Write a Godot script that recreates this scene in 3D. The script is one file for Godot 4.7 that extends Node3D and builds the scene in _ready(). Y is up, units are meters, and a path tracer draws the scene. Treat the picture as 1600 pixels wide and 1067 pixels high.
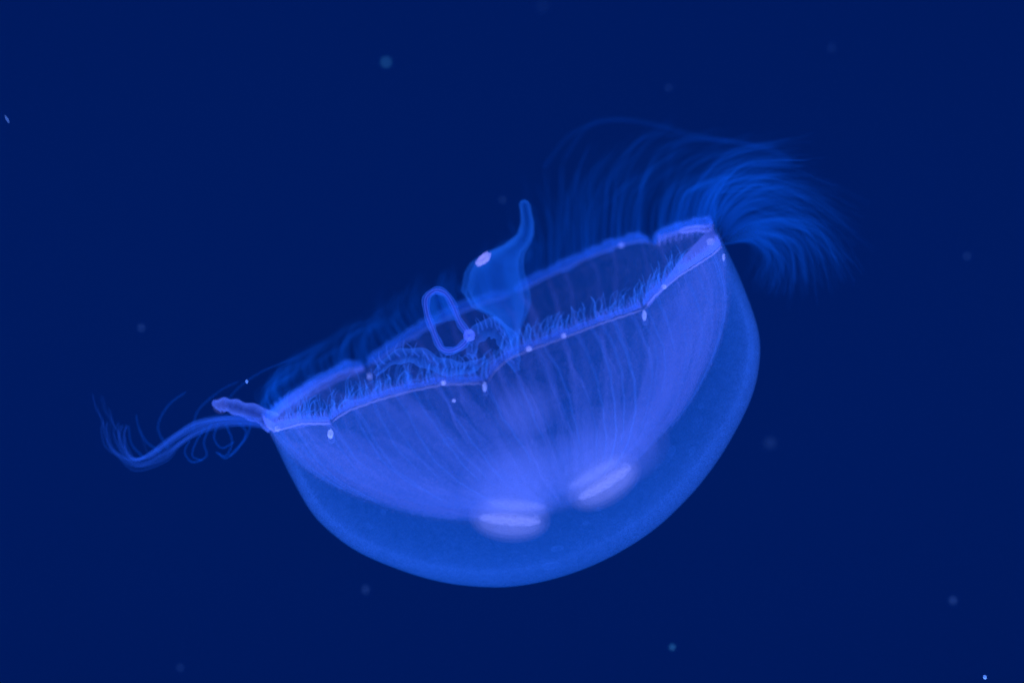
extends Node3D
# A moon jellyfish drifting upside down in deep blue aquarium water.

const PX := 1.0 / 3800.0          # metres per photograph pixel in the plane of the bell's axis
const D := 1.5                    # camera distance from that plane
const RIM := 385.0                # bell radius in photograph pixels
const TILT := 0.12

var rng := RandomNumberGenerator.new()
var jelly: Node3D
var to_own: Transform3D
var rim_u: Array = []
var mats := {}

# ---------------------------------------------------------------- helpers
func col(r: float, g: float, b: float) -> Color:
	return Color(r, g, b).linear_to_srgb()

func tissue(key: String, sheen: float, rough: float, spec: float, see_through := false) -> StandardMaterial3D:
	var k := key + str(sheen) + str(rough) + str(spec) + str(see_through)
	if mats.has(k):
		return mats[k]
	var m := StandardMaterial3D.new()
	m.resource_name = key
	m.transparency = BaseMaterial3D.TRANSPARENCY_ALPHA
	m.vertex_color_use_as_albedo = true
	m.albedo_color = Color(1, 1, 1, 0.28 if see_through else 1.0)
	m.roughness = rough
	m.metallic_specular = spec
	m.cull_mode = BaseMaterial3D.CULL_DISABLED
	m.backlight_enabled = true
	m.backlight = Color(1, 1, 1)
	if sheen > 0.0:
		m.rim_enabled = true
		m.rim = sheen
		m.rim_tint = 1.0
	mats[k] = m
	return m

# a point of the place seen at photograph pixel (x, y), z metres towards the viewer, in the jellyfish's own axes
func spot(x: float, y: float, z: float) -> Vector3:
	var s := (D - z) / D * PX
	return Vector3((x - 800.0) * s, (533.5 - y) * s, z)

func own(x: float, y: float, z: float) -> Vector3:
	return to_own * spot(x, y, z)

func put(called: String, mesh: Mesh, m: Material, parent: Node) -> MeshInstance3D:
	var o := MeshInstance3D.new()
	o.name = called
	o.mesh = mesh
	o.material_override = null
	for i in mesh.get_surface_count():
		mesh.surface_set_material(i, m)
	parent.add_child(o, true)
	return o

# grid of points rows x columns -> smooth mesh
func grid_mesh(p: PackedVector3Array, cols: PackedColorArray, rows: int, columns: int, wrap: bool) -> ArrayMesh:
	var n := PackedVector3Array()
	n.resize(p.size())
	var idx := PackedInt32Array()
	var last := columns if wrap else columns - 1
	for r in rows - 1:
		for c in last:
			var a := r * columns + c
			var b := r * columns + (c + 1) % columns
			var e := a + columns
			var f := b + columns
			idx.append_array([a, e, b, b, e, f])
			var nn := (p[b] - p[a]).cross(p[e] - p[a]) + (p[f] - p[e]).cross(p[f] - p[b])
			for q in [a, b, e, f]:
				n[q] += nn
	for q in n.size():
		n[q] = n[q].normalized() if n[q].length() > 1e-20 else Vector3.UP
	var arr := []
	arr.resize(Mesh.ARRAY_MAX)
	arr[Mesh.ARRAY_VERTEX] = p
	arr[Mesh.ARRAY_NORMAL] = n
	arr[Mesh.ARRAY_COLOR] = cols
	arr[Mesh.ARRAY_INDEX] = idx
	var m := ArrayMesh.new()
	m.add_surface_from_arrays(Mesh.PRIMITIVE_TRIANGLES, arr)
	return m

func smooth_path(pts: PackedVector3Array, steps: int, closed := false) -> PackedVector3Array:
	var out := PackedVector3Array()
	var n := pts.size()
	var segs := n if closed else n - 1
	for i in segs:
		var p0 := pts[(i - 1 + n) % n] if closed or i > 0 else pts[0] * 2.0 - pts[1]
		var p1 := pts[i]
		var p2 := pts[(i + 1) % n]
		var p3 := pts[(i + 2) % n] if closed or i + 2 < n else pts[n - 1] * 2.0 - pts[n - 2]
		for k in steps:
			out.append(p1.cubic_interpolate(p2, p0, p3, float(k) / steps))
	if not closed:
		out.append(pts[n - 1])
	return out

# tube along a path; radii (a along `wide`, b across it) are given per point
func tube(path: PackedVector3Array, ra: PackedFloat32Array, rb: PackedFloat32Array, c: Color, sides := 6, closed := false, wide := Vector3.ZERO) -> ArrayMesh:
	var p := PackedVector3Array()
	var cs := PackedColorArray()
	var n := path.size()
	var side := Vector3.ZERO
	var rows := n + 1 if closed else n
	for i in rows:
		var j := i % n
		var t := (path[(j + 1) % n] - path[(j - 1 + n) % n]) if closed else (path[mini(j + 1, n - 1)] - path[maxi(j - 1, 0)])
		t = t.normalized()
		var want := wide if wide != Vector3.ZERO else side
		if want == Vector3.ZERO:
			want = Vector3(0.31, 0.2, 0.93)
		side = (want - t * want.dot(t)).normalized()
		var other := t.cross(side)
		for k in sides:
			var a := TAU * k / sides
			p.append(path[j] + side * cos(a) * ra[j] + other * sin(a) * rb[j])
			cs.append(c)
	return grid_mesh(p, cs, rows, sides, true)

func taper(n: int, r0: float, r1: float, round_ends := true) -> PackedFloat32Array:
	var out := PackedFloat32Array()
	for i in n:
		var t := float(i) / maxi(1, n - 1)
		var r := lerpf(r0, r1, t)
		if round_ends:
			r *= sqrt(clampf(minf(t, 1.0 - t) * n * 0.45 + 0.02, 0.0, 1.0))
		out.append(r)
	return out

func lump(centre: Vector3, size: Vector3, c: Color, turn := Basis(), rough := 0.0, seed_ := 1) -> ArrayMesh:
	var p := PackedVector3Array()
	var cs := PackedColorArray()
	var nz := FastNoiseLite.new()
	nz.seed = seed_
	nz.frequency = 1.1
	for i in 11:
		var th := PI * i / 10.0
		for k in 16:
			var a := TAU * k / 16
			var d := Vector3(sin(th) * cos(a), cos(th), sin(th) * sin(a))
			p.append(centre + turn * (d * size * (1.0 + rough * nz.get_noise_3dv(d * 2.0))))
			cs.append(c)
	return grid_mesh(p, cs, 11, 16, true)

func bead_mesh(centre: Vector3, size: Vector3, c: Color, turn := Basis(), rough := 0.0, seed_ := 1) -> ArrayMesh:
	var out := ArrayMesh.new()
	var st := SurfaceTool.new()
	st.begin(Mesh.PRIMITIVE_TRIANGLES)
	for k in [1.0, 0.72, 0.42]:
		st.append_from(lump(centre, size * k, c, turn, rough, seed_ + int(k * 10.0)), 0, Transform3D())
	return st.commit(out)

func curve_at(table: Array, t: float) -> float:
	for i in table.size() - 1:
		if t <= table[i + 1][0]:
			var s: float = (t - table[i][0]) / maxf(1e-6, table[i + 1][0] - table[i][0])
			var y0: float = table[maxi(i - 1, 0)][1]
			var y3: float = table[mini(i + 2, table.size() - 1)][1]
			return cubic_interpolate(table[i][1], table[i + 1][1], y0, y3, s)
	return table[-1][1]

# ---------------------------------------------------------------- the bell's form
# margin of the bell: photograph pixels and which side (1 near, -1 far); 0 at the two ends
const MARGIN := [
	[1127, 383, 0], [1112, 397, 1], [1060, 430, 1], [1022, 461, 1], [1006, 482, 1], [1001, 483, 1], [940, 503, 1], [880, 526, 1], [825, 546, 1], [795, 558, 1], [772, 578, 1],
	[760, 598, 1], [748, 597, 1], [690, 599, 1], [640, 609, 1], [590, 623, 1], [545, 639, 1], [524, 652, 1], [517, 660, 1], [470, 660, 1], [428, 672, 1],
	[414, 662, 0], [445, 634, -1], [490, 603, -1], [545, 574, -1], [572, 577, -1], [580, 568, -1], [620, 540, -1], [660, 515, -1], [715, 487, -1], [770, 467, -1], [803, 461, -1],
	[822, 447, -1], [870, 424, -1], [920, 401, -1], [960, 385, -1], [1000, 374, -1], [1015, 378, -1], [1023, 387, -1], [1032, 372, -1], [1060, 360, -1], [1090, 353, -1], [1116, 350, -1],
]
var rim_angle: Array = []
var rim_at: Array = []

func set_rim() -> void:
	for e in MARGIN:
		var dx: float = e[0] - 767.0
		var dy: float = e[1] - 520.0
		var u: float = 0.929 * dx - 0.369 * dy
		u = clampf(u, -RIM + 0.5, RIM - 0.5)
		var a := acos(u / RIM)
		if e[2] == 0:
			a = 0.0 if u > 0 else PI
		elif e[2] < 0:
			a = TAU - a
		rim_angle.append(a)
		rim_at.append(own(e[0], e[1], RIM * sin(a) * PX * 0.993))
	rim_angle.append(TAU)
	rim_at.append(rim_at[0])

func rim_point(a: float) -> Vector3:
	a = fposmod(a, TAU)
	for i in rim_angle.size() - 1:
		if a <= rim_angle[i + 1]:
			var s: float = (a - rim_angle[i]) / maxf(1e-6, rim_angle[i + 1] - rim_angle[i])
			s = s * s * (3.0 - 2.0 * s) * 0.35 + s * 0.65
			return rim_at[i].lerp(rim_at[i + 1], s)
	return rim_at[0]

const BELL := [[0.0, 0.0, 380.0], [0.06, 30.0, 381.0], [0.16, 90.0, 383.0], [0.27, 150.0, 378.0], [0.36, 195.0, 361.0], [0.45, 240.0, 331.0], [0.56, 290.0, 279.0], [0.65, 325.0, 233.0], [0.73, 350.0, 190.0], [0.82, 373.0, 138.0], [0.91, 389.0, 72.0], [1.0, 395.0, 0.0]]
const UNDER := [[0.0, 0.0, 376.0], [0.08, 30.0, 373.0], [0.2, 75.0, 360.0], [0.33, 120.0, 333.0], [0.46, 170.0, 288.0], [0.58, 215.0, 232.0], [0.7, 250.0, 172.0], [0.8, 272.0, 120.0], [0.9, 287.0, 60.0], [1.0, 292.0, 0.0]]

func form(table: Array, a: float, t: float, grow := 0.0) -> Vector3:
	var vt := []
	var rt := []
	for e in table:
		vt.append([e[0], e[1]])
		rt.append([e[0], e[2]])
	var v := curve_at(vt, t)
	var r := curve_at(rt, t)
	var shift := 13.0 * sin(PI * clampf(v / 400.0, 0.0, 1.0))
	v -= grow * clampf(v / 120.0, 0.0, 1.0)
	r *= 1.0 - grow / 390.0
	var p := Vector3(cos(a) * r + shift, -v, sin(a) * r) * PX
	var off := rim_point(a) - Vector3(cos(a) * r, 0.0, sin(a) * r) * PX if t == 0.0 else Vector3.ZERO
	if t > 0.0 and t < 0.34:
		var r0: float = table[0][2] * (1.0 - grow / 390.0)
		var w := 1.0 - t / 0.34
		off = (rim_point(a) - Vector3(cos(a) * r0, 0.0, sin(a) * r0) * PX) * w * w * (3.0 - 2.0 * w)
	return p + off

func dome(table: Array, a0: float, a1: float, na: int, nt: int, grow: float, c: Color, ripple := 0.0) -> ArrayMesh:
	var p := PackedVector3Array()
	var cs := PackedColorArray()
	var nz := FastNoiseLite.new()
	nz.seed = 4
	nz.frequency = 22.0
	for i in nt + 1:
		var t := float(i) / nt
		for k in na + 1:
			var q := form(table, lerpf(a0, a1, float(k) / na), t, grow)
			if ripple > 0.0 and i > 0:
				q += q.normalized() * ripple * PX * nz.get_noise_3dv(q) * clampf(t * 4.0, 0.0, 1.0)
			p.append(q)
			cs.append(c)
	return grid_mesh(p, cs, nt + 1, na + 1, false)

# tiny flecks spread through a layer under one of the two domes
func cloud(table: Array, places: int, each: int, size: float, top: float, deep: float, deeper: float, c: Color) -> ArrayMesh:
	var fp := PackedVector3Array()
	var fn := PackedVector3Array()
	var fc := PackedColorArray()
	var na := 240
	var nt := 120
	var at := PackedVector3Array()
	for i in nt + 1:
		for k in na:
			at.append(form(table, TAU * k / na, 0.015 + 0.98 * i / nt))
	var made := 0
	while made < places:
		var fa := rng.randf() * na
		var ft := rng.randf() * (nt - 0.001)
		var i := int(ft)
		var k := int(fa) % na
		var k1 := (k + 1) % na
		var q := at[i * na + k].lerp(at[i * na + k1], fa - int(fa)).lerp(at[(i + 1) * na + k].lerp(at[(i + 1) * na + k1], fa - int(fa)), ft - i)
		if rng.randf() > Vector2(q.x, q.z).length() / (384.0 * PX):
			continue
		made += 1
		var inward := -q.normalized()
		for e in each:
			var j := Vector3(rng.randf_range(-7, 7), rng.randf_range(-7, 7), rng.randf_range(-7, 7)) * PX
			var p := q + j - inward * j.dot(inward) + inward * rng.randf_range(top, deep + deeper * ft / nt) * PX
			var e0 := Vector3(rng.randf() - 0.5, rng.randf() - 0.5, rng.randf() - 0.5).normalized()
			var e1 := e0.cross(Vector3(rng.randf() - 0.5, rng.randf() - 0.5, rng.randf() - 0.5)).normalized()
			var nn := e0.cross(e1)
			e0 *= size * PX
			e1 *= size * PX
			fp.append(p + e0)
			fp.append(p - 0.5 * e0 + 0.87 * e1)
			fp.append(p - 0.5 * e0 - 0.87 * e1)
			for v in 3:
				fn.append(nn)
				fc.append(c)
	var arr := []
	arr.resize(Mesh.ARRAY_MAX)
	arr[Mesh.ARRAY_VERTEX] = fp
	arr[Mesh.ARRAY_NORMAL] = fn
	arr[Mesh.ARRAY_COLOR] = fc
	var m := ArrayMesh.new()
	m.add_surface_from_arrays(Mesh.PRIMITIVE_TRIANGLES, arr)
	return m

# ---------------------------------------------------------------- tentacles
func strand(pts: PackedVector3Array, r0: float, r1: float, c: Color, parent: Node, called := "tentacle", steps := 7) -> void:
	var path := smooth_path(pts, steps)
	var ra := taper(path.size(), r0 * PX, r1 * PX, false)
	ra[-1] *= 0.3
	put(called, tube(path, ra, ra, c, 6), tissue("tentacle", 0.0, 0.6, 0.3), parent)

func guide(guides: Array, x: float) -> Array:
	for i in guides.size() - 1:
		if x <= guides[i + 1][0] or i == guides.size() - 2:
			var s: float = clampf((x - guides[i][0]) / (guides[i + 1][0] - guides[i][0]), 0.0, 1.0)
			var out := []
			for k in 4:
				out.append(guides[i][1][k].lerp(guides[i + 1][1][k], s))
			return out
	return guides[0][1]

func screen_of(p: Vector3) -> Vector3:      # own axes -> photograph pixel and depth
	var w := jelly.transform * p
	var s := (D - w.z) / D * PX
	return Vector3(w.x / s + 800.0, 533.5 - w.y / s, w.z)

func _ready() -> void:
	rng.seed = 7
	# ---------------- camera
	var cam := Camera3D.new()
	cam.name = "camera"
	cam.position = Vector3(0, 0, D)
	cam.far = 20.0
	cam.near = 0.05
	add_child(cam)
	var lens := CameraAttributesPhysical.new()
	lens.frustum_focal_length = 12.0 / (533.5 * PX / D)
	lens.frustum_focus_distance = D - 0.045
	lens.frustum_far = 20.0
	lens.exposure_aperture = 4.6
	cam.attributes = lens
	cam.fov = rad_to_deg(2.0 * atan(533.5 * PX / D))
	# ---------------- water light and unseen lamps
	var env := Environment.new()
	env.background_mode = Environment.BG_COLOR
	env.background_color = col(0.0, 0.010, 0.105)
	env.tonemap_mode = Environment.TONE_MAPPER_LINEAR
	env.tonemap_exposure = 1.0
	env.volumetric_fog_enabled = true
	env.volumetric_fog_density = 0.0
	env.sdfgi_enabled = true
	env.ssao_enabled = true
	env.ssil_enabled = true
	var we := WorldEnvironment.new()
	we.name = "environment"
	we.environment = env
	add_child(we)
	var lamp_color := col(0.23, 0.31, 1.0)
	for l in [[Vector3(0.0, 0.62, 0.0), Vector2(1.1, 0.22), 0.7], [Vector3(0.0, -0.62, 0.0), Vector2(1.1, 0.22), 1.75], [Vector3(-0.72, 0.0, 0.0), Vector2(0.22, 0.9), 0.68], [Vector3(0.72, 0.0, 0.0), Vector2(0.22, 0.9), 0.68], [Vector3(0.25, 0.55, 1.35), Vector2(0.5, 0.4), 0.85]]:
		var a := AreaLight3D.new()
		a.name = "unseen_lamp"  # out of view; ring lights the bell's edge, front one is added fill for beads
		a.light_color = lamp_color
		a.light_energy = l[2]
		a.area_size = l[1]
		a.shadow_enabled = true
		a.area_normalize_energy = true
		add_child(a, true)
		a.look_at_from_position(l[0], Vector3(0, 0, -0.05), Vector3(0, 0, 1) if absf(l[0].y) > 0.6 else Vector3(0, 1, 0))
	# ---------------- curved blue backdrop standing in for the open water
	var wp := PackedVector3Array()
	var wc := PackedColorArray()
	for i in 9:
		for k in 49:
			var a := lerpf(-1.9, 1.9, k / 48.0)
			wp.append(Vector3(sin(a) * 1.5, 1.6 - 0.4 * i, -cos(a) * 1.5))
			wc.append(Color(1, 1, 1))
	var wall_mat := StandardMaterial3D.new()
	wall_mat.resource_name = "blue water backdrop"
	wall_mat.albedo_color = col(0.0, 0.049, 0.155)
	wall_mat.roughness = 0.95
	wall_mat.metallic_specular = 0.1
	wall_mat.cull_mode = BaseMaterial3D.CULL_DISABLED
	var wall := put("water_backdrop", grid_mesh(wp, wc, 9, 49, false), wall_mat, self)
	wall.set_meta("kind", "structure")
	wall.set_meta("label", "deep blue backdrop standing in for the water behind the jellyfish")
	wall.set_meta("category", "tank wall")
	build_jellyfish()
	build_specks()

func build_jellyfish() -> void:
	jelly = Node3D.new()
	jelly.name = "jellyfish"
	add_child(jelly)
	var ux := Vector3(0.929, 0.369, 0).normalized()
	var up := Vector3(-0.369, 0.929, 0).normalized()
	var ct := sqrt(1.0 - TILT * TILT)
	var wy := up * ct + Vector3(0, 0, 1) * TILT
	jelly.transform = Transform3D(Basis(ux, wy, ux.cross(wy)), spot(767, 520, 0))
	to_own = jelly.transform.affine_inverse()
	jelly.set_meta("label", "translucent blue moon jellyfish floating upside down with trailing tentacles")
	jelly.set_meta("category", "jellyfish")
	set_rim()

	# bell: eight lobes between the notches of the margin
	var bell := Node3D.new()
	bell.name = "bell"
	jelly.add_child(bell)
	for k in 8:
		var a0 := TAU * k / 8.0
		var near := k < 4
		var alpha := 0.068
		put("bell_lobe", dome(BELL, a0, a0 + TAU / 8.0, 40, 56, 0.0, Color(0.0, 0.44, 1.0, alpha / (0.28 if near else 1.0))), tissue("bell skin", 0.9, 0.5, 0.2, near), bell)

	# the jelly just under the skin: a thin layer of tiny cloudy flecks
	put("cloudy_jelly", cloud(BELL, 130000, 5, 1.1, 1.5, 12.0, 18.0, Color(0.12, 0.43, 1.0, 0.042 / 0.28)), tissue("jelly fleck", 0.0, 0.6, 0.2, true), bell).set_meta("kind", "stuff")

	# subumbrella: the muscle sheets that line the bell
	var under := Node3D.new()
	under.name = "subumbrella"
	jelly.add_child(under)
	for g in [0.0, 16.0]:
		put("muscle_layer", dome(UNDER, 0.0, TAU, 160, 40, g, Color(0.03, 0.42, 1.0, 0.02), 3.0), tissue("muscle", 0.5, 0.6, 0.2), under)

	put("cloudy_muscle", cloud(UNDER, 45000, 4, 1.25, -5.0, 42.0, 8.0, Color(0.52, 0.55, 1.0, 0.07)), tissue("muscle fleck", 0.0, 0.6, 0.2), under).set_meta("kind", "stuff")

	# radial canals: thin upright folds that run down the inside of the subumbrella
	var canals := 54
	for k in canals:
		var a := TAU * (k + rng.randf_range(-0.35, 0.35)) / canals
		var t0 := rng.randf_range(0.0, 0.03)
		var t1 := rng.randf_range(0.62, 0.86)
		var deep := 14.0 + 60.0 * pow(rng.randf(), 1.8)
		var ph := rng.randf() * TAU
		var p := PackedVector3Array()
		var cs := PackedColorArray()
		var c := Color(0.44, 0.53, 1.0, rng.randf_range(0.026, 0.058))
		for i in 19:
			var t := lerpf(t0, t1, i / 18.0)
			var aa := a + 0.010 * sin(t * 15.0 + ph) + 0.006 * sin(t * 37.0 + ph * 2.0)
			var w := deep * (0.25 + 0.75 * sin(PI * clampf(0.12 + 0.8 * i / 18.0, 0.0, 1.0)))
			for e in 5:
				var q := form(UNDER, aa + 0.01 * sin(e * 1.1 + ph + t * 9.0), t, 0.5 + w * e / 4.0)
				p.append(q)
				cs.append(c)
		put("radial_canal", grid_mesh(p, cs, 19, 5, false), tissue("canal", 0.0, 0.6, 0.2), under)

	for k in 44:
		var a := lerpf(0.25, 2.9, (k + rng.randf_range(-0.45, 0.45)) / 43.0)
		var t1 := rng.randf_range(0.25, 0.7)
		var pts := PackedVector3Array()
		var ph := rng.randf() * TAU
		for i in 17:
			var t := lerpf(0.015, t1, i / 16.0)
			pts.append(form(UNDER, a + 0.007 * sin(t * 13.0 + ph) + 0.003 * sin(t * 47.0 + ph * 2.0), t, -1.0))
		var rr := taper(pts.size(), rng.randf_range(1.4, 3.2) * PX, 0.8 * PX, false)
		put("radial_canal", tube(pts, rr, rr, Color(0.14, 0.48, 1.0, rng.randf_range(0.02, 0.07)), 6), tissue("canal", 0.0, 0.6, 0.2), under)

	# gonads: pleated crescents hanging under the stomach, two near and two far
	for g in [[796, 815, 0.024, -4.0, 1.0, "pale crescent gonad at the lowest point of the stomach, bright pleat on top"], [947, 757, 0.024, 32.0, 1.0, "pale slanting crescent gonad right of the other, with a wavy bright pleat"], [806, 792, -0.024, -4.0, 0.45, ""], [930, 742, -0.024, 30.0, 0.45, ""]]:
		var turn := Basis(Vector3(0, 0, 1), deg_to_rad(g[3]))
		turn = to_own.basis * turn
		var c0 := own(g[0], g[1], g[2])
		var pts := PackedVector3Array()
		for i in 13:
			var s := i / 12.0 * 2.0 - 1.0
			pts.append(c0 + turn * (Vector3(s * 46.0, 6.0 - 5.0 * (1.0 - s * s) + 2.2 * sin(i * 1.9 + g[0]), 20.0 * (1.0 - s * s)) * PX))
		var path := smooth_path(pts, 4)
		var ra := taper(path.size(), 4.2 * PX, 5.2 * PX)
		for i in ra.size():
			ra[i] *= 1.0 + 0.3 * sin(i * 0.9 + g[0]) + 0.15 * sin(i * 2.2)
		var gon := put("gonad", tube(path, ra, ra, Color(0.95, 0.95, 1.0, 0.075 * g[4]), 10), tissue("gonad", 0.3, 0.6, 0.2), jelly)
		if g[5]:
			gon.set_meta("label", g[5])
		for e in [[Vector3(128, 74, 70), 4.0, 7.0], [Vector3(112, 52, 60), -1.0, 10.0], [Vector3(96, 36, 52), -3.0, 16.0], [Vector3(98, 20, 44), 3.0, 46.0], [Vector3(88, 12, 34), 3.5, 60.0]]:
			mist("gonad_pouch", c0 + turn.y * e[1] * PX, e[0], e[2] * g[4], turn, gon, col(0.85, 0.82, 0.98))

	# stomach: soft jelly, thick enough to scatter light through its depth
	for f in [[800, 752, 0.0, Vector3(170, 140, 140), 3.2], [955, 697, 0.0, Vector3(190, 140, 140), 2.8], [824, 638, 0.01, Vector3(100, 92, 90), 4.2], [814, 690, 0.0, Vector3(100, 210, 100), 2.6], [872, 740, 0.0, Vector3(330, 120, 240), 1.8]]:
		for k in [1.0, 0.8, 0.55]:
			mist("stomach", own(f[0], f[1], f[2]), f[3] * k, f[4] * (1.0 if k > 0.6 else 0.8), to_own.basis * Basis(Vector3(0, 0, 1), 0.25), jelly)

	# small lens-like warts on the outside of the bell
	for e in [[1050, 705, 9, 5, 60], [1082, 704, 7, 4, 70], [871, 857, 10, 4, 10], [598, 800, 5, 3, -40], [577, 822, 6, 3, -45], [915, 817, 4, 3, 0], [936, 796, 5, 3, 20], [1096, 634, 5, 4, 30], [889, 705, 4, 5, 0], [860, 884, 16, 5, 8], [700, 690, 9, 6, 0]]:
		var uu: float = 0.929 * (e[0] - 767.0) - 0.369 * (e[1] - 520.0) - 12.0
		var vv: float = 0.369 * (e[0] - 767.0) + 0.929 * (e[1] - 520.0)
		var rad := 385.0 * sqrt(maxf(0.0, 1.0 - pow(vv / 400.0, 2.4)))
		var zz := sqrt(maxf(0.0, rad * rad - uu * uu)) * PX * 0.98
		put("wart", lump(own(e[0], e[1], zz), Vector3(e[2], e[3], 3.0) * PX, Color(0.1, 0.46, 1.0, 0.035), to_own.basis * Basis(Vector3(0, 0, 1), deg_to_rad(e[4])), 0.3, int(e[0])), tissue("wart", 0.3, 0.6, 0.3), bell)

	build_margin()
	build_oral_arms()
	build_tentacles()

func mist(called: String, at: Vector3, size: Vector3, density: float, turn: Basis, parent: Node, tint := col(0.42, 0.52, 0.98)) -> void:
	var fog := FogVolume.new()
	fog.name = called
	fog.shape = RenderingServer.FOG_VOLUME_SHAPE_ELLIPSOID
	fog.size = size * PX
	var fm := FogMaterial.new()
	fm.resource_name = called + " jelly"
	fm.albedo = tint
	fm.density = density
	fog.material = fm
	parent.add_child(fog, true)
	fog.transform = Transform3D(turn, at)

func pix(list: Array, z: float) -> PackedVector3Array:
	var out := PackedVector3Array()
	for e in list:
		out.append(own(e[0], e[1], e[2] if e.size() > 2 else z))
	return out

func build_margin() -> void:
	# thickened edge of each lobe between two notches, with a thin pale line along it
	var cuts := []
	for i in [0, 4, 11, 18, 21, 25, 31, 38, 42]:
		cuts.append(rim_angle[i])
	for k in cuts.size():
		var a0: float = cuts[k]
		var a1: float = cuts[k + 1] if k + 1 < cuts.size() else TAU
		if k + 1 == cuts.size():
			continue
		var path := PackedVector3Array()
		var line := PackedVector3Array()
		var n := maxi(14, int((a1 - a0) * 40.0))
		var far := a0 > PI - 0.05
		for i in n + 1:
			var a := lerpf(a0 + 0.006, a1 - 0.006, float(i) / n)
			var p := rim_point(a)
			path.append(p + Vector3(cos(a) * -2.0, 4.5 + 1.2 * sin(i * 1.7), sin(a) * -2.0) * PX)
			line.append(p + Vector3(cos(a) * 0.5, -2.0 + 0.5 * sin(i * 2.9), sin(a) * 0.5) * PX)
		var big := 8.0 if far else 4.6
		var ra := taper(path.size(), big * PX, big * PX)
		var rb := taper(path.size(), 4.5 * PX, 4.5 * PX)
		for i in ra.size():
			ra[i] *= 0.75 + 0.5 * rng.randf() + 0.12 * sin(i * 0.8 + k)
			rb[i] *= 0.75 + 0.5 * rng.randf()
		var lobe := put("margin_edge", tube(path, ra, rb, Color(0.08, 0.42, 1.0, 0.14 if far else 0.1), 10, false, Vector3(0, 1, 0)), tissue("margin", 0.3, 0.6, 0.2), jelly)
		var rl := taper(line.size(), 1.5 * PX, 1.5 * PX)
		put("rim_line", tube(line, rl, rl, (Color(0.5, 0.58, 0.85, 0.12) if far else Color(0.75, 0.75, 0.95, 0.16)), 6), tissue("margin", 0.3, 0.6, 0.2), lobe)
		# fine fringe of tentacle roots standing on the edge
		var sp := PackedVector3Array()
		var sn := PackedVector3Array()
		var sc := PackedColorArray()
		var si := PackedInt32Array()
		var hairs := int((a1 - a0) * 210.0)
		for i in hairs:
			var a := lerpf(a0 + 0.008, a1 - 0.008, (i + rng.randf_range(-0.3, 0.3)) / hairs)
			var p := rim_point(a) + Vector3(0, 1, 0) * PX
			var lean := Vector3(rng.randf_range(-2, 2), rng.randf_range(9, 18), rng.randf_range(-4, 1)) * PX
			var hair := PackedVector3Array([p, p + lean * 0.5 + Vector3(rng.randf_range(-1, 1), 0, 0) * PX, p + lean])
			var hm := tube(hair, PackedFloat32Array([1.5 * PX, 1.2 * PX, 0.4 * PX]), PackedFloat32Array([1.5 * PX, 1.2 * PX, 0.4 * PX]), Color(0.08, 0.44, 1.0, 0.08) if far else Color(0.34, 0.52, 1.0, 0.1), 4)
			var ar := hm.surface_get_arrays(0)
			for q in ar[Mesh.ARRAY_INDEX]:
				si.append(q + sp.size())
			sp.append_array(ar[Mesh.ARRAY_VERTEX])
			sn.append_array(ar[Mesh.ARRAY_NORMAL])
			sc.append_array(ar[Mesh.ARRAY_COLOR])
		var arr := []
		arr.resize(Mesh.ARRAY_MAX)
		arr[Mesh.ARRAY_VERTEX] = sp
		arr[Mesh.ARRAY_NORMAL] = sn
		arr[Mesh.ARRAY_COLOR] = sc
		arr[Mesh.ARRAY_INDEX] = si
		var fm := ArrayMesh.new()
		fm.add_surface_from_arrays(Mesh.PRIMITIVE_TRIANGLES, arr)
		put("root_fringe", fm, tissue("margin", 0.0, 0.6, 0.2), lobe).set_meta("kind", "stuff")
	# the folded-in margin at both ends, seen edge on
	for f in [[[[1010, 474, 0.07], [1040, 444, 0.06], [1075, 419, 0.045], [1105, 399, 0.025], [1124, 384, 0.0]], [[1012, 471, 0.065], [1040, 438, 0.05], [1066, 404, 0.02], [1094, 372, -0.01], [1117, 352, -0.02]], 0.12],
			[[[418, 665, 0.0], [436, 660, -0.01], [462, 640, -0.035], [500, 610, -0.05], [566, 573, -0.067]], [[415, 657, -0.005], [434, 634, -0.03], [462, 611, -0.045], [500, 590, -0.055], [567, 572, -0.067]], 0.07], [[[420, 668, 0.0], [436, 671, 0.025], [458, 666, 0.04], [487, 660, 0.055], [515, 660, 0.065]], [[416, 656, 0.0], [436, 656, 0.02], [460, 655, 0.035], [488, 654, 0.052], [515, 657, 0.064]], 0.09]]:
		for layer in 2:
			var lo := smooth_path(pix(f[0], 0.0), 6)
			var hi := smooth_path(pix(f[1], 0.0), 6)
			var p := PackedVector3Array()
			var cs := PackedColorArray()
			for i in lo.size():
				for k in 9:
					var s := k / 8.0
					var q := lo[i].lerp(hi[i], s)
					q += Vector3(0, -4.0 * sin(PI * s) * (1.0 + layer), 6.0 * sin(s * 7.0 + i * 0.4)) * PX
					p.append(q)
					cs.append(Color(0.4, 0.5, 1.0, f[2]))
			put("margin_fold", grid_mesh(p, cs, lo.size(), 9, false), tissue("margin", 0.3, 0.6, 0.2), jelly)
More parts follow.
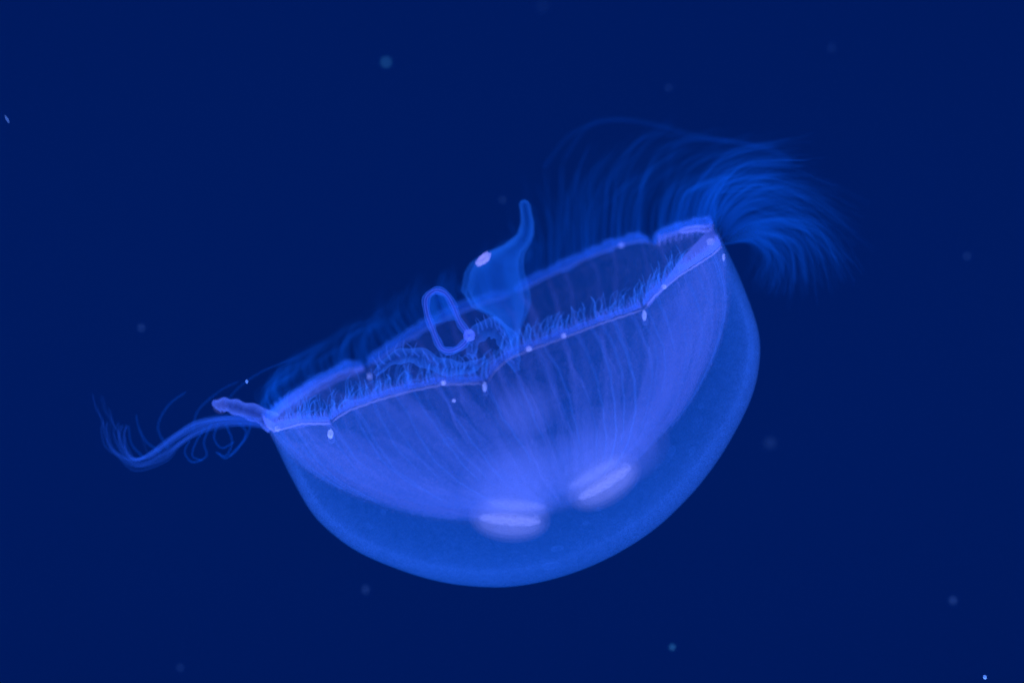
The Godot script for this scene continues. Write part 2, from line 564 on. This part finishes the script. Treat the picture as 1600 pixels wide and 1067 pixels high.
	# sense organs in the notches and bright beads along the edge
	for b in [[1007, 493, 0.081, 3.2, 7.0], [757, 604, 0.1, 3.0, 6.5], [516, 678, 0.068, 4.0, 6.5], [1131, 402, 0.012, 2.0, 5.0], [577, 588, -0.08, 2.4, 4.0]]:
		var o := put("sense_organ", bead_mesh(own(b[0], b[1], b[2]), Vector3(b[3], b[4], b[3]) * PX, Color(0.85, 0.92, 1.0, 0.4), to_own.basis, 0.6, int(b[0])), tissue("bead", 0.0, 0.7, 0.2), jelly)
		put("organ_stalk", lump(own(b[0] + 1.5, b[1] + 9.0, b[2]), Vector3(b[3] * 1.4, b[4] * 0.9, b[3] * 1.4) * PX, Color(0.3, 0.55, 1.0, 0.07), to_own.basis, 0.2, 2), tissue("bead", 0.0, 0.7, 0.2), o)
	for b in [[826, 545, 0.1, 5.0], [881, 524, 0.097, 4.5], [693, 598, 0.098, 4.2], [709, 626, 0.096, 3.0], [1038, 448, 0.07, 4.0], [971, 383, -0.083, 4.5], [1111, 378, 0.0, 7.5], [433, 670, 0.03, 5.5]]:
		put("bead", bead_mesh(own(b[0], b[1], b[2]), Vector3(b[3], b[3] * 0.85, b[3]) * PX * 0.85, Color(0.9, 0.92, 1.0, 0.3 if b[3] < 5.2 else 0.1), to_own.basis, 0.7, int(b[0])), tissue("bead", 0.0, 0.7, 0.2), jelly)
	# comb of tentacle roots on the far lobe at the right, and its raised corner
	for i in 9:
		var x := 1030.0 + i * 8.6
		var y := 379.0 - 2.1 * i
		strand(pix([[x + 2, y - 12], [x + 1, y - 4], [x, y + 5 - 0.3 * i]], -0.045), 3.6, 1.6, Color(0.5, 0.6, 1.0, 0.22), jelly, "tentacle_root", 3)
	var corner := smooth_path(pix([[1060, 362], [1088, 357], [1104, 358], [1112, 352], [1114, 345]], -0.02), 5)
	put("margin_corner", tube(corner, taper(corner.size(), 5.0 * PX, 9.0 * PX), taper(corner.size(), 5.0 * PX, 5.0 * PX), Color(0.55, 0.62, 1.0, 0.26), 10), tissue("margin", 0.3, 0.6, 0.2), jelly)

func build_oral_arms() -> void:
	# upright frilly arm with a horn at its tip
	var rows := [[806, 556, 5, 5], [804, 534, 8, 8], [800, 512, 14, 13], [792, 492, 30, 22], [780, 476, 47, 28], [772, 455, 52, 34], [772, 430, 47, 33], [777, 410, 41, 30], [790, 394, 31, 24], [808, 382, 21, 18], [821, 366, 14, 13], [824, 348, 11, 10], [822, 332, 9.5, 9], [820, 320, 9.5, 9], [819, 314, 6, 6], [819, 312, 0.5, 0.5]]
	for layer in 2:
		var p := PackedVector3Array()
		var cs := PackedColorArray()
		var shrink := 1.0 - 0.2 * layer
		for i in rows.size():
			var r: Array = rows[i]
			for k in 28:
				var a := TAU * k / 28
				var frill := 1.0 + (0.10 * sin(a * 5.0 + i * 0.5) + 0.05 * sin(a * 9.0 + i)) * clampf(1.0 - absf(i - 5.0) / 5.0, 0.0, 1.0)
				p.append(own(r[0] + cos(a) * r[2] * frill * shrink, r[1] + 5.0 * sin(a * 3.0) * (1.0 if i > 3 and i < 7 else 0.0), -0.015 + sin(a) * r[3] * frill * shrink * PX))
				cs.append(Color(0.04, 0.48, 1.0, 0.085))
		var arm := put("oral_arm", grid_mesh(p, cs, rows.size(), 28, true), tissue("oral arm", 0.4, 0.6, 0.2), jelly)
		if layer == 0:
			arm.set_meta("label", "horn-tipped oral arm standing above the far margin")
			put("lump", bead_mesh(own(755, 405, -0.005), Vector3(14, 6.5, 6) * PX, Color(1.0, 0.86, 0.95, 0.3), to_own.basis * Basis(Vector3(0, 0, 1), deg_to_rad(42)), 0.5, 6), tissue("bead", 0.0, 0.7, 0.2), arm)
	mist("arm_jelly", own(775, 430, -0.015), Vector3(84, 84, 56), 8.0, to_own.basis, jelly, col(0.05, 0.42, 0.98))
	mist("arm_jelly", own(800, 396, -0.015), Vector3(66, 46, 40), 8.0, to_own.basis, jelly, col(0.05, 0.42, 0.98))
	# looped arm
	var ring := smooth_path(pix([[680, 454], [696, 459], [708, 478], [718, 503], [731, 524], [722, 540], [706, 548], [692, 546], [683, 532], [675, 512], [667, 488], [666, 466]], 0.05), 6, true)
	var rr := PackedFloat32Array()
	for i in ring.size():
		rr.append((6.0 + 0.8 * sin(i * 0.7)) * PX)
	var loop := put("oral_arm", tube(ring, rr, rr, Color(0.1, 0.42, 1.0, 0.13), 10, true), tissue("oral arm", 0.4, 0.6, 0.2), jelly)
	loop.set_meta("label", "oral arm curled into an upright loop in the opening of the bell")
	var ri := PackedFloat32Array()
	for i in ring.size():
		ri.append(2.6 * PX)
	put("loop_edge", tube(ring, ri, ri, Color(0.32, 0.5, 1.0, 0.2), 8, true), tissue("oral arm", 0.4, 0.6, 0.2), loop)
	put("knob", bead_mesh(own(733, 524, 0.052), Vector3(9, 9, 8) * PX, Color(0.36, 0.5, 1.0, 0.2), to_own.basis, 0.3, 9), tissue("oral arm", 0.4, 0.6, 0.2), loop)
	# web across the upper part of the loop
	var web_l := smooth_path(pix([[680, 455, 0.05], [668, 468, 0.05], [669, 490, 0.05], [675, 508, 0.05]], 0.05), 5)
	var web_r := smooth_path(pix([[682, 455, 0.05], [697, 461, 0.05], [709, 482, 0.05], [717, 500, 0.05]], 0.05), 5)
	var wp := PackedVector3Array()
	var wc := PackedColorArray()
	for i in web_l.size():
		for k in 7:
			wp.append(web_l[i].lerp(web_r[i], k / 6.0) + Vector3(0, 0, -12.0 * sin(PI * k / 6.0)) * PX)
			wc.append(Color(0.03, 0.44, 1.0, 0.24))
	put("web", grid_mesh(wp, wc, web_l.size(), 7, false), tissue("oral arm", 0.4, 0.6, 0.2), loop)
	# two low frilled arms lying in the opening
	for f in [[[[735, 560], [742, 528], [765, 512], [788, 524], [800, 556], [808, 580]], 20.0, 0.03, "faint arched oral arm right of the loop"], [[[585, 585], [615, 560], [650, 556], [690, 572], [730, 575], [760, 560]], 17.0, 0.03, "faint frilled oral arm lying left of the loop"]]:
		var path := smooth_path(pix(f[0], f[2]), 7)
		var ra := PackedFloat32Array()
		var rb := PackedFloat32Array()
		for i in path.size():
			var q := sin(PI * (0.1 + 0.8 * i / (path.size() - 1.0)))
			ra.append(f[1] * q * (1.0 + 0.2 * sin(i * 0.6) + 0.08 * sin(i * 1.3)) * PX)
			rb.append(f[1] * 0.8 * q * (1.0 + 0.15 * sin(i * 0.9)) * PX)
		var arm := put("oral_arm", tube(path, ra, rb, Color(0.08, 0.46, 1.0, 0.085), 14), tissue("oral arm", 0.4, 0.6, 0.2), jelly)
		arm.set_meta("label", f[3])
		for k in 14:
			var at := path[int((k + 1.0) / 16.0 * path.size())]
			strand(PackedVector3Array([at, at + Vector3(rng.randf_range(-5, 5), 12, 6) * PX, at + Vector3(rng.randf_range(-9, 9), 24, 10) * PX]), 1.6, 0.8, Color(0.16, 0.5, 1.0, 0.1), arm, "frill", 4)

func v2(x: float, y: float) -> Vector2:
	return Vector2(x, y)

func build_tentacles() -> void:
	var blue := Color(0.01, 0.37, 1.0)
	# far margin: curtain swept upwards, long on the right
	var far_guides := [
		[425.0, [v2(0, 0), v2(-12, -22), v2(-2, -52), v2(40, -74)]], [480.0, [v2(0, 0), v2(-8, -24), v2(4, -46), v2(36, -62)]], [560.0, [v2(0, 0), v2(-6, -28), v2(0, -48), v2(22, -62)]],
		[640.0, [v2(0, 0), v2(-14, -20), v2(-22, -42), v2(-16, -66)]], [740.0, [v2(0, 0), v2(-8, -18), v2(-13, -34), v2(-10, -50)]],
		[840.0, [v2(0, 0), v2(2, -46), v2(-2, -90), v2(-14, -128)]], [940.0, [v2(0, 0), v2(2, -58), v2(14, -116), v2(58, -166)]], [1020.0, [v2(0, 0), v2(5, -52), v2(34, -104), v2(110, -138)]],
		[1070.0, [v2(0, 0), v2(14, -50), v2(58, -96), v2(142, -116)]], [1112.0, [v2(0, 0), v2(10, -42), v2(48, -78), v2(126, -82)]]]
	var n := 128
	for k in n:
		var a := PI + PI * (k + rng.randf_range(-0.4, 0.4)) / n
		var b := screen_of(rim_point(a) + Vector3(0, 6, 0) * PX)
		if b.x > 1005 and b.x < 1030:
			continue
		var g := guide(far_guides, b.x)
		var len_ := rng.randf_range(0.6, 1.2)
		var clump := sin(b.x * 0.11) * 7.0 + sin(b.x * 0.047 + 1.0) * 9.0
		var zz := rng.randf_range(-0.07, 0.02)
		var pts := PackedVector3Array()
		for i in 4:
			var q: Vector2 = g[i] * (len_ if i > 1 else 1.0)
			pts.append(own(b.x + q.x + (clump + rng.randf_range(-9, 9)) * i / 3.0, b.y + q.y + rng.randf_range(-2, 2), b.z + zz * i / 3.0))
		var strong := 0.75 + 0.5 * absf(sin(b.x * 0.061))
		var al := 0.032 * strong * (0.6 if b.x < 500 else 1.0) * (1.35 if b.x > 1050 else 1.0)
		strand(pts, rng.randf_range(1.6, 3.0), rng.randf_range(0.6, 1.4), Color(blue.r, blue.g, blue.b, al), jelly)
	# fan at the right end, curling over
	var fan := [
		[0.0, [v2(0, 0), v2(22, -48), v2(70, -82), v2(138, -72)]], [0.3, [v2(0, 0), v2(40, -44), v2(112, -62), v2(184, -16)]], [0.55, [v2(0, 0), v2(54, -30), v2(132, -24), v2(182, 40)]],
		[0.8, [v2(0, 0), v2(54, -14), v2(108, 12), v2(112, 74)]], [1.0, [v2(0, 0), v2(46, -4), v2(80, 32), v2(66, 78)]]]
	for k in 52:
		var q := (k + rng.randf_range(-0.4, 0.4)) / 51.0
		var g := guide(fan, q)
		var cl := 0.05 * sin(q * 31.0)
		g = guide(fan, clampf(q + cl, 0.0, 1.0))
		var bx := lerpf(1112, 1128, minf(1.0, q * 2.0))
		var by := lerpf(352, 381, minf(1.0, q * 2.0))
		var len_ := rng.randf_range(0.78, 1.1)
		var zz := rng.randf_range(-0.16, 0.03)
		var pts := PackedVector3Array()
		for i in 4:
			var e: Vector2 = g[i] * (len_ if i > 1 else 1.0)
			pts.append(own(bx + e.x + rng.randf_range(-3, 3) * i, by + e.y + rng.randf_range(-2, 2) * i, -0.012 + zz * i / 3.0))
		strand(pts, rng.randf_range(1.8, 3.4), rng.randf_range(0.6, 1.5), Color(blue.r, blue.g, blue.b, lerpf(0.038, 0.018, q) * rng.randf_range(0.6, 1.3)), jelly, "tentacle", 9)
	# veil of finer hairs between them, far too many to count
	var veil := SurfaceTool.new()
	veil.begin(Mesh.PRIMITIVE_TRIANGLES)
	for k in 520:
		var pts := PackedVector3Array()
		var g: Array
		var b: Vector3
		var wide := 1.0
		if k < 300:
			b = screen_of(rim_point(PI + PI * pow(rng.randf(), 0.6)) + Vector3(0, 6, 0) * PX)
			g = guide(far_guides, b.x + rng.randf_range(-25, 25))
		else:
			var q := rng.randf()
			b = Vector3(lerpf(1112, 1128, minf(1.0, q * 2.0)), lerpf(352, 381, minf(1.0, q * 2.0)), -0.012)
			g = guide(fan, q)
			wide = 1.5
		var long := rng.randf_range(0.6, 1.25)
		var zz := rng.randf_range(-0.14, 0.02)
		var side := rng.randf_range(-14, 14) * wide
		for i in 4:
			var e: Vector2 = g[i] * (long if i > 1 else 1.0)
			pts.append(own(b.x + e.x + side * i / 3.0 + rng.randf_range(-3, 3) * i, b.y + e.y + rng.randf_range(-3, 3) * i * wide, b.z + zz * i / 3.0))
		var path := smooth_path(pts, 7)
		var ra := taper(path.size(), rng.randf_range(1.0, 2.0) * PX, 0.6 * PX, false)
		veil.append_from(tube(path, ra, ra, Color(blue.r, blue.g, blue.b, 0.017), 5), 0, Transform3D())
	put("tentacle_veil", veil.commit(), tissue("tentacle", 0.0, 0.6, 0.3), jelly).set_meta("kind", "stuff")
	var fuzz := SurfaceTool.new()
	fuzz.begin(Mesh.PRIMITIVE_TRIANGLES)
	for k in 260:
		var b := screen_of(rim_point(rng.randf_range(0.55, 2.75)) + Vector3(0, 4, 0) * PX)
		var h := rng.randf_range(10, 42) * (1.0 if b.x > 760 else 1.25)
		var bend := rng.randf_range(-10, 10)
		var path := smooth_path(pix([[b.x, b.y, b.z], [b.x + bend * 0.2, b.y - h * 0.4, b.z - 0.003], [b.x + bend * 0.7, b.y - h * 0.8, b.z - 0.008], [b.x + bend * 1.6 + 4, b.y - h, b.z - 0.014]], 0.0), 5)
		var ra := taper(path.size(), 1.3 * PX, 0.6 * PX, false)
		fuzz.append_from(tube(path, ra, ra, Color(0.1, 0.48, 1.0, 0.065), 5), 0, Transform3D())
	put("margin_fuzz", fuzz.commit(), tissue("tentacle", 0.0, 0.6, 0.3), jelly).set_meta("kind", "stuff")
	# long swept tips that draw the upper outline of the curtain
	for e in [[[1040, 300], [1060, 225], [1150, 222], [1215, 236], [1236, 254]], [[960, 300], [1000, 218], [1090, 214], [1190, 230], [1232, 248]], [[880, 250], [930, 190], [1020, 195], [1100, 214], [1180, 226]], [[850, 260], [900, 205], [980, 186], [1060, 205], [1140, 220]], [[1000, 300], [1030, 235], [1100, 218], [1180, 228], [1225, 244]]]:
		strand(pix(e, -0.1), 3.4, 1.2, Color(blue.r, blue.g, blue.b, 0.022), jelly, "tentacle", 8)
	# near margin: short curled hairs leaning into the opening
	for k in 80:
		var a := lerpf(0.62, 2.6, (k + rng.randf_range(-0.3, 0.3)) / 79.0)
		var b := screen_of(rim_point(a) + Vector3(0, 5, 0) * PX)
		var len_ := rng.randf_range(0.6, 1.15) * (1.0 if b.x > 700 else 0.75)
		var bend := rng.randf_range(-7.0, 9.0)
		var zz := rng.randf_range(-0.012, 0.004)
		var pts := pix([[b.x, b.y, b.z], [b.x - 2 + bend * 0.2, b.y - 13 * len_, b.z + zz * 0.4], [b.x + bend * 0.6, b.y - 27 * len_, b.z + zz], [b.x + bend * 1.5, b.y - 36 * len_, b.z + zz * 1.5]], 0.0)
		strand(pts, 1.7, 1.0, Color(0.12, 0.52, 1.0, rng.randf_range(0.06, 0.13)), jelly, "tentacle", 5)
	# left end: a stubby contracted bundle and a long S-shaped trail
	var stub := smooth_path(pix([[428, 662], [405, 648], [380, 640], [360, 634], [347, 632], [339, 635], [336, 638]], 0.0), 6)
	var sa := PackedFloat32Array()
	var sb := PackedFloat32Array()
	for i in stub.size():
		var t := i / (stub.size() - 1.0)
		var end := sqrt(clampf((1.0 - t) * 9.0, 0.0, 1.0))
		sa.append((lerpf(17.0, 8.5, sqrt(t)) + 1.3 * sin(i * 0.9) + 2.5 * smoothstep(0.75, 0.95, t)) * end * PX)
		sb.append((10.0 - 4.0 * t + 1.2 * sin(i * 1.3)) * end * PX)
	var st := put("tentacle_bundle", tube(stub, sa, sb, Color(0.28, 0.52, 1.0, 0.24), 12, false, to_own.basis * Vector3(0.2, 1, 0)), tissue("bundle", 0.0, 0.6, 0.2), jelly)
	st.set_meta("label", "short contracted bundle of tentacles with a pale blunt tip at the left end")
	mist("blunt_tip", own(344, 634, 0.0), Vector3(26, 26, 20), 26.0, to_own.basis, st, col(0.6, 0.66, 0.98))
	var trail := [[420, 664], [385, 657], [345, 658], [308, 668], [278, 686], [252, 706], [225, 718], [200, 716], [184, 700], [178, 678], [181, 660]]
	for k in 22:
		var o := rng.randf_range(-1.0, 1.0)
		var stop := trail.size() - (0 if k % 3 == 0 else rng.randi_range(0, 4))
		var zz := rng.randf_range(-0.015, 0.02)
		var pts := PackedVector3Array()
		for i in stop:
			var e: Array = trail[i]
			var w := o * (6.0 + 1.9 * i)
			pts.append(own(e[0] + w * (0.3 if i < 6 else -0.9) + rng.randf_range(-2, 2), e[1] + w * (0.9 if i < 7 else -0.2) + rng.randf_range(-2, 2), zz * i / 8.0))
		if k % 3 == 1:
			var l := screen_of(pts[pts.size() - 1])
			pts.append(own(l.x - 10, l.y - 18, l.z))
			pts.append(own(l.x - 16, l.y - 42, l.z))
		strand(pts, rng.randf_range(2.0, 3.6), rng.randf_range(0.8, 1.6), Color(0.08, 0.4, 1.0, rng.randf_range(0.02, 0.04)), jelly, "tentacle", 5)
	for e in [[[330, 662], [318, 690], [322, 712], [300, 722], [288, 706], [296, 688]], [[352, 662], [362, 690], [352, 712], [336, 706]], [[372, 660], [384, 676], [372, 700], [358, 714]], [[340, 662], [334, 684], [346, 700], [366, 690]], [[320, 668], [306, 690], [300, 712], [316, 720]], [[392, 660], [384, 684], [366, 704], [352, 716], [340, 708]]]:
		strand(pix(e, 0.005), 1.9, 1.3, Color(blue.r, blue.g, blue.b, 0.07), jelly, "tentacle", 7)
	for e in [[[250, 706], [228, 690], [216, 668], [212, 648]], [[225, 716], [205, 694], [200, 664]], [[262, 700], [246, 668], [262, 634], [290, 612]], [[300, 672], [310, 640], [344, 610], [372, 596]], [[350, 632], [372, 606], [410, 580], [470, 556]]]:
		strand(pix(e, 0.0), 2.2, 1.4, Color(blue.r, blue.g, blue.b, 0.05), jelly, "tentacle", 7)

# ---------------------------------------------------------------- drifting specks
func build_specks() -> void:
	var m := StandardMaterial3D.new()
	m.resource_name = "plankton"
	m.vertex_color_use_as_albedo = true
	m.roughness = 0.7
	m.transparency = BaseMaterial3D.TRANSPARENCY_ALPHA
	var list := [
		[603, 97, -0.25, 6, 5, 0, 0.06, "teal blurred speck in the open water above the loop of the jellyfish"],
		[10, 186, 0.03, 2.5, 9, 30, 0.12, "thin slanting pale fleck at the left edge of the picture"],
		[848, 9, -0.3, 7, 10, -15, 0.015, "large faint blurred blob at the top edge, near the middle"],
		[220, 512, -0.16, 3.5, 3.5, 0, 0.075, "small dim speck above the long left tentacle trail"],
		[385, 596, 0.03, 2.6, 4, 10, 0.48, "tiny bright speck just above the stubby left bundle"],
		[1300, 75, -0.2, 4, 6, 0, 0.024, "barely visible speck in the upper right water"],
		[1045, 137, -0.16, 3, 3, 0, 0.045, "tiny violet speck above the right tentacle curtain"],
		[1512, 400, -0.16, 3.5, 3.5, 0, 0.045, "dim speck level with the margin, far right of the jellyfish"],
		[1490, 938, -0.16, 4.5, 4.5, 0, 0.054, "dim round speck in the lower right water, above the brightest one"],
		[1540, 1058, 0.03, 3.5, 4.5, 10, 0.72, "brightest white speck, at the bottom right corner"],
		[1051, 1011, -0.1, 4, 4, 0, 0.042, "faint greenish speck below the bell, near the bottom edge"],
		[571, 921, -0.16, 4, 6, 0, 0.036, "faint bluish speck just outside the lower left of the bell"],
		[281, 1043, -0.16, 3.5, 3.5, 0, 0.036, "faint speck near the bottom edge, left of the bell"],
		[785, 312, -0.16, 3, 3.5, 0, 0.045, "faint speck left of the horn tip of the oral arm"],
		[1204, 692, -0.25, 10, 8, 0, 0.018, "wide faint smudge just right of the bell"],
	]
	for e in list:
		var c := Color(0.2, 0.95, 0.8, e[6]) if e[0] == 603 or e[0] == 1051 else Color(0.4, 0.8, 0.95, e[6] * (0.45 if e[2] < -0.1 else 0.7))
		var o := put("water_speck", bead_mesh(Vector3.ZERO, Vector3(e[3], e[4], e[3]) * PX, c, Basis(Vector3(0, 0, 1), deg_to_rad(e[5])), 0.7, int(e[0])), m, self)
		o.scale = Vector3.ONE * (0.7 if e[2] > -0.1 else 0.9)
		o.position = spot(e[0], e[1], e[2])
		o.set_meta("label", e[7])
		o.set_meta("category", "speck")
		o.set_meta("group", "specks drifting in the water")
